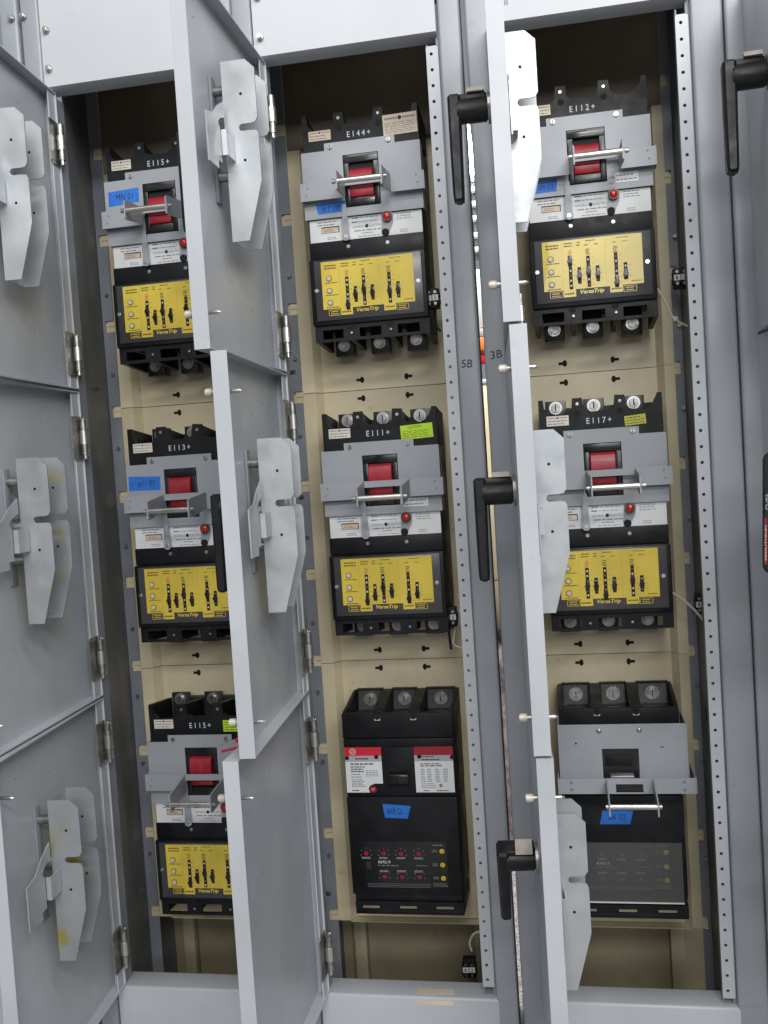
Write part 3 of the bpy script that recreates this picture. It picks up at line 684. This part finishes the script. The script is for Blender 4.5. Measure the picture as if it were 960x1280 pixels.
def section(i, label):
    H = HX[i]; c = H + .1275
    S = empty('switchgear_cabinet', (0, 0, 0), label, 'switchgear cabinet')
    # posts
    pl = post(H - (.0555 if i == 2 else .0490 if i == 3 else .054), H - .019, 'post', S)
    b = MB(); b.box(H - .0185, H - .0035, .004, .03, -1.12, .70, FRAMEP); b.build('hinge_jamb', S)
    if i < 3:
        xr = H + .2895
        pr = post(xr + .0030, H + (.3405 if i == 2 else .3285), 'post', S)
        if i == 1: text('5B', .0207, .0390, .1720, .1850, -.0066, INK, pr, shear=.1, rot=-.05)
        g = MB(); g.box(xr - .003, xr + .0045, .006, .028, -1.0, .765, FRAMEP); g.build('groove_strip', S)
        perforated(H + .2703, H + .2900, .0, .0025, (.6841 if i == 1 else .6784), 62).build('perforated_strip', S)
        g = MB(); g.box(H + .2706, H + .2728, .0030, .020, -.89, .70, FRAMEP); g.build('strip_return', S)
    # cover panel above the opening
    b = MB(); xa, xb = H - .0165, H + (.2895 if i < 3 else .40)
    b.box(xa, xb, -.008, -.0055, .716, 1.25, PANELP); b.prism([(-.0078, .7158), (.002, .7125), (.030, .7125), (.030, .7145), (.004, .7147), (-.0055, .7178)], 'x', xa, xb, PANELP)
    po = b.build('cover_panel', S)
    for x, z in ((xa + .012, .746), (xa + .012, .812), (xb - .010, .782), (xb - .010, .85)):
        t = MB(); t.cyl((x, -.0125, z), (x, -.0081, z), .0058, BOLT, 20); t.cyl((x, -.0185, z), (x, -.0126, z), .0044, STEEL, 6, bev=.0008); t.build('bolt', po)
    if i == 2: text('8', H + .0085, H + .0155, .7400, .7480, -.0083, INKG, po)
    # sill
    b = MB(); b.box(xa, H + .3000 if i < 3 else H + .40, -.006, .050, -1.12, -.896, PAINT, .005, 3); so = b.build('sill', S)
    if i == 1:
        t = MB(); t.box(-.122, -.059, .004, .020, -.8964, -.8955, CREAM); t.box(-.122, -.059, -.0066, -.0060, -.9095, -.9015, CREAM); t.build('sticker', so)
    if i > 2: return S
    # side sheets, rear wall, roof, floor of the section
    b = MB(); b.prism([(H - .004, .030), (H - .0650, .243), (H - .0670, .243), (H - .006, .030)], 'z', -1.1, .98, WALLSHADEP)
    if i == 2: b.prism([(H + .2905, .034), (H + .2905, .27), (H + .2880, .27), (H + .2880, .034)], 'z', -1.1, .98, WALLSHADEP)
    else: b.prism([(H + .2905, .034), (H + .2905, .3695), (H + .2880, .3695), (H + .2880, .034)], 'z', -1.1, .98, WALLSHADEP)
    b.box(H - .0670, H - .0650, .2432, .3695, -1.1, .98, WALLSHADEP)
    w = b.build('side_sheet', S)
    for x, z in ((H - .046, -.03), (H - .030, .20), (H - .048, -.80)):
        yq = .030 + (H - .005 - x) / .061 * .213; t = MB(); t.cyl((x, yq, z), (x + .012, yq - .006, z), .0042, BOLT, 12); t.build('screw', w)
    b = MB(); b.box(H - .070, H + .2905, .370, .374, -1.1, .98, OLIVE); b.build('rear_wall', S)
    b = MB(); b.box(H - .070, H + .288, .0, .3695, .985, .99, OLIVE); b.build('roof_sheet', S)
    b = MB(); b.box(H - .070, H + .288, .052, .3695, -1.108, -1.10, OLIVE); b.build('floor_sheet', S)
    for xx in (c - .150, c + .105):
        b = MB(); b.box(xx - .013, xx + .013, .345, .3698, -1.09, -.88, STILE, .002); b.build('rear_stile', S)
    # slotted angles on both sides with the tabs of the pan showing in their notches
    zn = (.164, -.010, -.185, -.358, -.535, -.707, -.875, .336, .508, .68)
    for side in (0, 1):
        if side == 0: xa, xb = c - .1915, c - .1680
        else: xa, xb = c + .1440, c + .1595
        zs = sorted(zn, reverse=True); b = MB(); top = .96; h = .0115
        for z in zs + [None]:
            zb = z + h if z is not None else -1.06
            b.box(xa, xb, .2450, .2470, zb, top, FRAMEP)
            if z is not None: 
                if side == 0: b.box(xa, xa + .0055, .2450, .2470, z - h, zb, FRAMEP)
                else: b.box(xb - .0055, xb, .2450, .2470, z - h, zb, FRAMEP)
                top = z - h
        a = b.build('slotted_angle', S)
        for z in zs:
            t = MB(); t.box(xa + .009 if side == 0 else xa, xb if side == 0 else xb - .009, .2485, .2505, z - h, z - .0006, BEIGE); t.box(xa + .009 if side == 0 else xa, xb if side == 0 else xb - .009, .2485, .2505, z + .0006, z + h, BEIGE); t.build('pan_tab', a)
        for z in (.09, -.11, -.28, -.42, -.56, -.75, .24, .40):
            t = MB(); t.cyl(((xa + xb) / 2 + .003, .239, z), ((xa + xb) / 2 + .003, .2449, z), .0035, BOLT, 10); t.build('screw', a)
    # mounting pan in three pieces
    zs = (.96, .1705, -.3650, -.889)
    for k in range(3):
        za, zb = zs[k] - .0006, zs[k + 1] + .0006
        prof = [(c - .1895, .2515), (c - .144, .2515), (c - .132, .272), (c + .114, .272), (c + .126, .2515), (c + .1590, .2515),
                (c + .1590, .2535), (c + .1272, .2535), (c + .1152, .274), (c - .1332, .274), (c - .1452, .2535), (c - .1895, .2535)]
        b = MB(); b.prism(prof, 'z', zb, za, BEIGE)
        po = b.build('mounting_pan', S)
        for z in ([za - .0155] if k else []) + ([zb + .0195] if k < 2 else []):
            for x, q in ((c - .053, -1), (c + .0355, 1)):
                t = MB(); pts = []
                for k in range(20): pts.append((x + .0042 * math.cos(2 * PI * k / 20), z + .0062 * math.sin(2 * PI * k / 20)))
                t.prism(pts, 'y', .2716, .2730, HOLE); t.box(min(x, x + q * .0115), max(x, x + q * .0115), .2717, .2729, z - .0026, z + .0026, HOLE)
                t.build('keyhole', po)
    b = MB(); b.box(c - .1675, c + .1435, .2508, .2513, .640, .975, RECESS_SHADE); b.build('shade_plate', S)  # added dark sheet, stands in for the shade in the top recess
    b = MB(); b.box(c - .144, c + .126, .252, .2715, -.8915, -.8895, BEIGE); b.build('pan_foot', S)
    return S
for i, (lab, _) in enumerate(names): SEC.append(section(i, lab))
# left neighbour: only its right-hand post and cover panel edge show
S0 = empty('switchgear_cabinet', (0, 0, 0), 'sliver of the grey switchgear section beyond the left column, seen past the bolted strip', 'switchgear cabinet')
post(HX[0] - .094, HX[0] - .0595, 'post', S0)
b = MB(); b.box(HX[0] - .40, HX[0] - .0965, -.008, -.0055, .716, 1.25, PANELP); b.build('cover_panel', S0)
b = MB(); b.box(HX[0] - .40, HX[0] - .0965, -.006, .05, -1.12, -.896, PAINT, .005, 3); b.build('sill', S0)
b = MB(); b.box(HX[0] - .40, HX[0] - .0965, .20, .204, -.895, .715, WALLSHADEP); b.build('rear_wall', S0)
# the bolts on the narrow post at upper left
t = MB(); x, z = -.7065, .842
t.cyl((x, -.0105, z), (x, -.0061, z), .0058, BOLT, 20); t.cyl((x, -.0165, z), (x, -.0106, z), .0044, STEEL, 6, bev=.0008); t.build('bolt', SEC[0])
t = MB(); x = -.7290
t.cyl((x, -.0105, z), (x, -.0061, z), .0058, BOLT, 20); t.cyl((x, -.0165, z), (x, -.0106, z), .0044, STEEL, 6, bev=.0008); t.build('bolt', S0)
for o in kids(SEC[2]):
    if o.name.startswith('post'): text('3B', .0690, .0880, .1830, .1960, -.0066, INK, o, shear=.1, rot=.12); break

# ------------------------------------------------------------------ doors
W = .3856; TH = .022
def make_door(z0, z1):
    b = MB(); t = .0022
    b.box(0.0, W, -TH, -TH + t, z0, z1, PAINT)                       # outer sheet
    b.box(W - t, W, -TH + t, 0, z0, z1, PAINT)                       # free-edge flange
    b.box(0.0, t, -TH + t, 0, z0, z1, PAINT)                         # hinge-edge flange
    b.box(t, W - t, -TH + t, 0, z1 - t, z1, PAINT); b.box(t, W - t, -TH + t, 0, z0, z0 + t, PAINT)
    b.box(t, .028, -.0052, -.0030, z0 + t, z1 - t, PAINT)             # folded lip on the hinge side
    for x, z in ((.115, z1 - .055), (.19, z1 - .075), (.30, z1 - .05), (.12, z0 + .09)):
        b.cyl((x, -TH + t - .0002, z), (x, -TH + t + .0003, z), .0016, INKG, 8)
    return b
def hinge_mesh():
    b = MB()
    b.prism([(.004, -.038), (.036, -.038), (.040, -.034), (.040, .034), (.036, .038), (.004, .038)], 'y', -.0026, -.0002, HINGE)
    b.box(-.004, .006, .004, .0065, -.036, .036, HINGE, .0005)
    b.cyl((.012, .0075, -.012), (.012, .0075, .013), .0075, STEEL, 18, bev=.0006)
    b.cyl((.012, .0075, .0136), (.012, .0075, .032), .0056, BOLT, 14); b.cyl((.012, .0075, -.029), (.012, .0075, -.0126), .0056, BOLT, 14); b.cyl((.012, .0075, -.037), (.012, .0075, -.0292), .0034, STEEL, 12)
    b.box(.0005, .009, .0005, .0040, -.012, .013, HINGE)
    for z in (-.030, -.022, .022, .031): b.cyl((.0015, .0066, z), (.0015, .0098, z), .0036, STEEL, 10, bev=.0008)
    return b
def channel_mesh(m, dy):
    """two notched plates joined by a web, on stand-off posts; z=0 at the notch; x = along the door, y = out of its inner face"""
    b = MB(); y0 = .0020 + dy
    def outline(w=.0490):
        P = [(y0, .0945), (y0 + .0355, .0945), (y0 + w, .0815), (y0 + w, .0120), (y0 + w - .004, .0062), (y0 + w - .010, .0050)]
        for k in range(9):
            a = PI / 2 + PI * k / 8; P.append((y0 + .0260 + .0050 * math.cos(a), .0050 * math.sin(a)))
        P += [(y0 + w - .010, -.0050), (y0 + w - .0025, -.0060), (y0 + w, -.0120), (y0 + w, -.0765), (y0 + .0255, -.1590), (y0, -.1590)]
        return P
    for x in (.2600, .2000): b.prism(outline(), 'x', x - .0013, x + .0013, m)
    b.box(.2015, .2585, y0, y0 + .0022, -.1580, .0940, ZINCY)
    for x in (.2602, .1998):
        for z in (.047, -.046):
            b.cyl((x - .0016, y0 + .027, z), (x + .0016, y0 + .027, z), .0021, HOLE, 10)
    if y0 > -.015:
        for z in (.060, -.062): b.cyl((.2460, -TH + .0025, z), (.2460, y0 - .0001, z), .0070, HINGE, 16)
        b.cyl((.2300, -TH + .0025, -.012), (.2300, y0 - .0001, -.012), .014, HINGE, 20)
        b.box(.238, .257, -TH + .0024, -TH + .0065, -.10, .080, FRAMEP, .001)
    return b
def bracket_mesh():
    b = MB(); y = .0050
    P = [(.2750, .034), (.3020, .020), (.3260, .002), (.3540, -.004), (.3540, -.070), (.3140, -.070), (.3140, -.058), (.2980, -.058), (.2980, -.010), (.306, -.004), (.296, .004), (.2750, .012)]
    b.prism(P, 'y', y, y + .0020, ZINC)
    b.prism([(.2960, y + .0022), (.2960, .0150), (.2630, .0150), (.2630, .0130), (.2940, .0130), (.2940, y + .0022)], 'z', -.0470, -.0120, ZINC)
    return b
def handle_mesh():
    b = MB(); o = -TH
    u = 0.0
    b.cyl((u, o - .004, 0), (u, o - .0002, 0), .022, HINGE, 28)
    b.cyl((u, o - .0470, -.002), (u, o - .0042, -.002), .0170, RUBBER, 32, bev=.002)
    b.box(u - .016, u + .008, o - .0580, o - .0050, .0050, .0205, RUBBER, .003)
    b.prism([(o - .0595, .0205), (o - .0415, .0205), (o - .0415, -.010), (o - .0425, -.060), (o - .0435, -.122), (o - .0450, -.127), (o - .0570, -.127), (o - .0590, -.122), (o - .0595, -.060)], 'x', u - .016, u + .012, RUBBER, .0035)
    b.prism([(u - .010, .0207), (u - .010, .0275), (u + .008, .0275), (u + .012, .0207)], 'y', o - .032, o - .008, TABM)
    return b
def screw_mesh():
    b = MB(); o = -TH
    b.cyl((0, o - .0155, 0), (0, o - .0050, 0), .0056, KNOB, 20, bev=.0012); b.cyl((0, o - .0049, 0), (0, o - .0002, 0), .0038, BOLT, 14)
    b.cyl((0, o + .0024, 0), (0, .0085, 0), .0028, STEEL, 12); b.cyl((0, .0086, 0), (0, .0125, 0), .0028, STEEL, 12, r1=.0008)
    return b
ROWS = ((Z12 + .0018, ZTOP), (Z23 + .0018, Z12 - .0018), (ZBOT, Z23 - .0018))
HZ = ((.6155, .2500), (.1030, -.2890), (-.4420, -.8210))
KZ = ((.239,), (.133, -.315), (-.420, -.80))
NZ = ((.4935, -.0278, -.556), (.513, -.0239, None), (.4977, -.039, -.576), (.4977, -.039, -.576))
HNZ = (.5085, -.0265, -.5575)
ANG = ((84.8, 87.2, 86.0), (89.2, 86.0, 89.7), (87.0, 86.0, 85.65), (93.0, 84.0, 84.0))
hm = hinge_mesh().build('hinge')
bm_ = bracket_mesh().build('bracket'); hd = handle_mesh().build('handle'); sm_ = screw_mesh().build('thumb_screw')
protos = [hm, bm_, hd, sm_]
YOF = ((.002, .006, .006), (0, 0, 0), (-.009, -.005, -.006), (-.006, 0, 0))
LBL = {0: 'left', 1: 'middle', 2: 'right', 3: 'far right'}
DOORS = {}
for i in range(4):
    for r in range(3):
        d = make_door(*ROWS[r]).build('door', SEC[i]); d.location = (HX[i], -.001, 0); d.rotation_euler = (0, 0, -math.radians(ANG[i][r]))
        DOORS[(i, r)] = d
        def add(p, loc):
            o = p.copy(); COL.objects.link(o); o.parent = d; o.location = loc; return o
        for z in HZ[r]: add(hm, (0, 0, z))
        for z in KZ[r]: add(sm_, (.368, 0, z))
        n = NZ[i][r]
        if n is not None:
            yo = YOF[i][r]
            ch = channel_mesh((ZINCZ if r == 2 else ZINCY) if (i == 0 and r > 0) else ZINC, yo).build('handle_channel', d); ch.location = (0, 0, n)
            add(bm_, (0, max(yo, -.003), n)); h_ = add(hd, (.225, 0, HNZ[r]))
            if (i, r) == (2, 2): h_.rotation_euler = (0, math.radians(28), 0)
for p in protos: bpy.data.objects.remove(p)

# ------------------------------------------------------------------ small wiring
def terminal_block(x, y, z, n, label, s=1.0):
    E_ = empty('terminal_block', (x, y, z), label, 'terminal block', None)
    b = MB(); b.box(-.012 * s, .012 * s, -.006, .012, -.012 * n / 2 - .006, .012 * n / 2 + .006, BLACK, .0015)
    for k in range(n): b.box(-.014 * s, .014 * s, -.010, .004, -.012 * n / 2 + .012 * k + .0012, -.012 * n / 2 + .012 * k + .0108, BLACK, .001)
    b.build('block', E_)
    t = MB(); t.box(-.0115 * s, -.0005, -.0118, -.0101, -.005, .005, WHITE); t.box(.0008, .0115 * s, -.0118, -.0101, -.0045, .0055, WHITE)
    to = t.build('marker_tag', E_)
    text('1', -.008 * s, -.0055 * s, -.003, .003, -.0121, INK, to); text('2', .004 * s, .008 * s, -.0025, .0035, -.0121, INK, to)
    for dx in (-.006, .006):
        for dz in (-.010, .0105):
            q = MB(); q.cyl((dx, -.012, dz), (dx, -.0098, dz), .0028, BOLT, 10); q.build('screw', E_)
    return E_
terminal_block(-.0400, .160, .3160, 2, 'black terminal block with a white tag beside the top breaker of the middle column')
terminal_block(-.0440, .165, -.2660, 2, 'black terminal block with cream wires beside the breaker stamped E111')
terminal_block(-.0525, .195, -.9480, 2, 'black terminal block with a white tag at the foot of the middle column')
terminal_block(.3960, .185, .3150, 2, 'black terminal block half hidden behind the perforated strip at the upper right')
terminal_block(.4060, .185, -.2620, 2, 'black terminal block half hidden behind the perforated strip beside the middle right breaker')
terminal_block(.4160, .185, -.4600, 2, 'small black terminal block half hidden at the lower right strip')
def wire(name, pts, r, m, label, ties=()):
    b = MB(); b.tube(pts, r, m)
    for p in ties: b.box(p[0] - .004, p[0] + .004, p[1] - .004, p[1] + .004, p[2] - .004, p[2] + .004, WIREC, .001)
    return tag(b.build(name), label, 'wire')
wire('wire', [(.345, .170, .306), (.3554, .170, .2968), (.3678, .170, .2733), (.3774, .170, .2488), (.392, .170, .235), (.4061, .17, .2281), (.42, .17, .226)], .0022, WIREC, 'cream wire curving from the top right breaker behind the perforated strip', [(.383, .17, .243)])
wire('wire', [(.346, .17, -.238), (.3564, .170, -.240), (.3801, .170, -.2596), (.3995, .170, -.2817), (.411, .17, -.3007), (.42, .17, -.313)], .0026, WIREC, 'cream wire running from the middle right breaker behind the strip')
wire('wire', [(-.030, .18, -.225), (-.026, .18, -.25), (-.036, .18, -.285), (-.043, .18, -.318), (-.030, .18, -.328), (-.012, .18, -.333)], .0022, WIREC, 'cream wire looping below the terminal block by the middle breaker')
wire('wire', [(-.052, .178, -.205), (-.049, .178, -.232), (-.042, .178, -.256), (-.050, .178, -.285), (-.048, .178, -.33)], .0024, WIREK, 'black wire hanging beside the middle breaker of the middle column')
wire('wire', [(-.047, .2, -.918), (-.050, .2, -.902), (-.040, .2, -.884), (-.022, .2, -.880), (-.005, .2, -.882)], .0022, WIREC, 'cream wire bending over the terminal block at the foot of the middle column')
wire('wire', [(-.0375, .172, .300), (-.0395, .172, .282), (-.036, .172, .265), (-.030, .172, .258)], .0022, WIREK, 'short black wire below the terminal block of the top middle breaker')
# loose leads beside the lower left breaker
wire('wire', [(-.4560, .03, -.4745), (-.4209, .03, -.4669), (-.39, .03, -.463), (-.36, .03, -.462)], .0023, WIRER, 'red lead with a bare end poking out from behind the door edge at lower left')
b = MB(); b.cyl((-.4560, .03, -.4625), (-.438, .03, -.4575), .0010, STEEL, 8, r1=.0028); b.cyl((-.438, .03, -.4575), (-.428, .03, -.4545), .0034, STEEL, 10); b.cyl((-.428, .03, -.4545), (-.36, .03, -.434), .0042, WIRER, 10)
tag(b.build('test_probe'), 'test probe with a bare steel tip poking out above the red lead at lower left', 'test probe')

# ------------------------------------------------------------------ tool at the right edge
T = empty('cordless_tool', (.4175, -.35, -.064), 'black cordless tool with red stripe and white lettering at the right edge of the photo', 'power tool')
T.rotation_euler = (0, math.radians(2.5), math.radians(-13))
b = MB(); b.prism([(.0, .066), (.006, .072), (.07, .072), (.07, -.078), (.010, -.078), (.0, -.070)], 'y', -.035, .035, BLACKG, .003); b.build('body', T)
b = MB(); b.box(.012, .05, -.030, .030, .0722, .086, BLACK, .003); b.box(.008, .03, -.0375, -.0352, .058, .068, PALEB, .0005); b.build('clip', T)
b = MB(); b.box(.0022, .0056, -.0358, -.0351, -.064, -.008, STRIPE); b.build('stripe', T)
o = text('REDLITHIUM', -.021, .021, -.0009, .0009, -.0361, CREAM, T); o.rotation_euler = (0, -PI / 2, 0); o.location = (.0039, 0, -.038)
o = text('FUEL', -.010, .010, -.0012, .0012, -.0356, GREYL, T, shear=.2); o.rotation_euler = (0, -PI / 2, 0); o.location = (.0048, 0, .012)

# ------------------------------------------------------------------ what shows through the gap between the two posts
def at(name, x0, x1, y, z0, z1, m, label, cat, d=.02):
    b = MB(); b.box(x0, x1, y, y + d, z0, z1, m, .002); return tag(b.build(name), label, cat)

XG = -.0345     # the line of sight through the gap, 1.2 m behind the fronts
b = MB(); b.cyl((XG + .004, 1.20, 0.821), (XG - .006, 1.20, 0.9605), .0085, LAMPM, 16); b.cyl((XG + .0045, 1.20, 0.8048), (XG + .004, 1.20, 0.8203), .0085, PALEB, 16); b.cyl((XG - .006, 1.20, 0.9612), (XG - .007, 1.20, 0.9808), .0085, PALEB, 16)
tag(b.build('fluorescent_tube'), 'glowing white lamp tube glimpsed through the gap behind the top black handle', 'lamp')
b = MB()
for z in (0.7912, 0.7506, 0.71, 0.6626, 0.622): b.box(XG - .035, XG + .035, 1.20, 1.22, z - .015, z, PALEB, .002)
b.box(XG - .03, XG + .03, 1.2205, 1.23, 0.5881, 0.8048, FRAMEP, .001)
tag(b.build('busbar_support'), 'ribbed pale support glimpsed in the gap below the lamp tube', 'support')
at('steel_strut', XG - .035, XG + .035, 1.20, 0.3931, 0.5583, PALEB, 'pale upright strut seen through the gap left of the upper thumb screw', 'strut')
b = MB(); b.box(XG - .035, XG + .035, 1.195, 1.215, 0.3674, 0.3904, TABM, .003); b.box(XG - .035, XG + .035, 1.19, 1.215, 0.3254, 0.3647, ORANGE, .004); b.box(XG - .035, XG + .035, 1.196, 1.215, 0.2902, 0.3234, REDLAB, .004)
tag(b.build('insulated_joint'), 'orange and red insulated joint glimpsed through the gap above the pen mark 3B', 'cable joint')
at('cable_clamp', XG - .035, XG + .035, 1.20, 0.2347, 0.2469, PALEB, 'small pale clamp glimpsed in the gap beside the pen mark 5B', 'clamp')
at('cable_duct', XG - .04, XG + .04, 1.20, -0.3272, 0.2279, BEIGE, 'beige duct face seen through the gap behind the middle black handle', 'cable duct')
at('wooden_block', XG - .04, XG + .04, 1.202, -0.4762, -0.3327, OLIVE, 'brown block glimpsed through the gap below the middle black handle', 'block')
b = MB(); b.tube([(XG - .05, 1.18, -0.4274), (XG - .01, 1.18, -0.4748), (XG + .02, 1.18, -0.5114), (XG + .04, 1.18, -0.5222)], .011, WIREK); tag(b.build('cable'), 'dark cable crossing the gap between the posts below the middle handle', 'cable')
at('concrete_column', XG - .06, XG + .06, 1.215, -1.1195, -0.4816, CONC, 'pinkish concrete column seen through the lower part of the gap', 'column', .2)

# ------------------------------------------------------------------ floor, lights, camera
b = MB(); b.box(-6, 6, -6, 6, -1.16, -1.1205, FLOORM); tag(b.build('floor'), None, None, None, 'structure')

w = bpy.data.worlds.new('World'); SC.world = w; w.use_nodes = True
bg = w.node_tree.nodes['Background']; bg.inputs[0].default_value = (.86, .93, 1.0, 1); bg.inputs[1].default_value = .27
def area(name, loc, target, sx, sy, e, col=(1, 1, 1)):
    l = bpy.data.lights.new(name, 'AREA'); l.shape = 'RECTANGLE'; l.size = sx; l.size_y = sy; l.energy = e; l.color = col
    o = bpy.data.objects.new(name, l); COL.objects.link(o); o.location = loc
    o.rotation_euler = (Vector(target) - Vector(loc)).to_track_quat('-Z', 'Y').to_euler()
    return o
area('overhead_light', (.35, -1.6, 1.9), (0, 0, .1), 3.0, .35, 33, (1, .985, .96))
area('overhead_light', (1.3, -4.2, 2.3), (0, 0, -.1), 3.0, .5, 105, (1, .99, .97))
area('overhead_light', (1.6, -6.5, 1.6), (0, 0, -.2), 4.0, .7, 90, (.97, .99, 1))

area('overhead_light', (-.03, .62, 1.9), (-.03, 1.2, 0), 1.2, .25, 90, (1, .97, .94))  # added fill behind the cabinets, brightens what shows through the gap

cam = bpy.data.cameras.new('camera'); co = bpy.data.objects.new('camera', cam); COL.objects.link(co)
F, CX, CY, CZ, YAW, PIT, ROL = 1228.5, .1780, -1.6307, .0217, -.1839, -.0480, -.0645
fw = Vector((math.sin(YAW) * math.cos(PIT), math.cos(YAW) * math.cos(PIT), math.sin(PIT)))
rt = Vector((math.cos(YAW), -math.sin(YAW), 0)); up = rt.cross(fw)
r2 = rt * math.cos(ROL) + up * math.sin(ROL); u2 = -rt * math.sin(ROL) + up * math.cos(ROL)
M = Matrix(((r2.x, u2.x, -fw.x, CX), (r2.y, u2.y, -fw.y, CY), (r2.z, u2.z, -fw.z, CZ), (0, 0, 0, 1)))
co.matrix_world = M
cam.sensor_fit = 'HORIZONTAL'; cam.sensor_width = 36; cam.lens = F * 36 / 960; cam.clip_start = .02; cam.clip_end = 100
SC.camera = co
SC.view_settings.view_transform = 'Standard'; SC.view_settings.look = 'None'; SC.view_settings.exposure = 0.10; SC.view_settings.gamma = 1
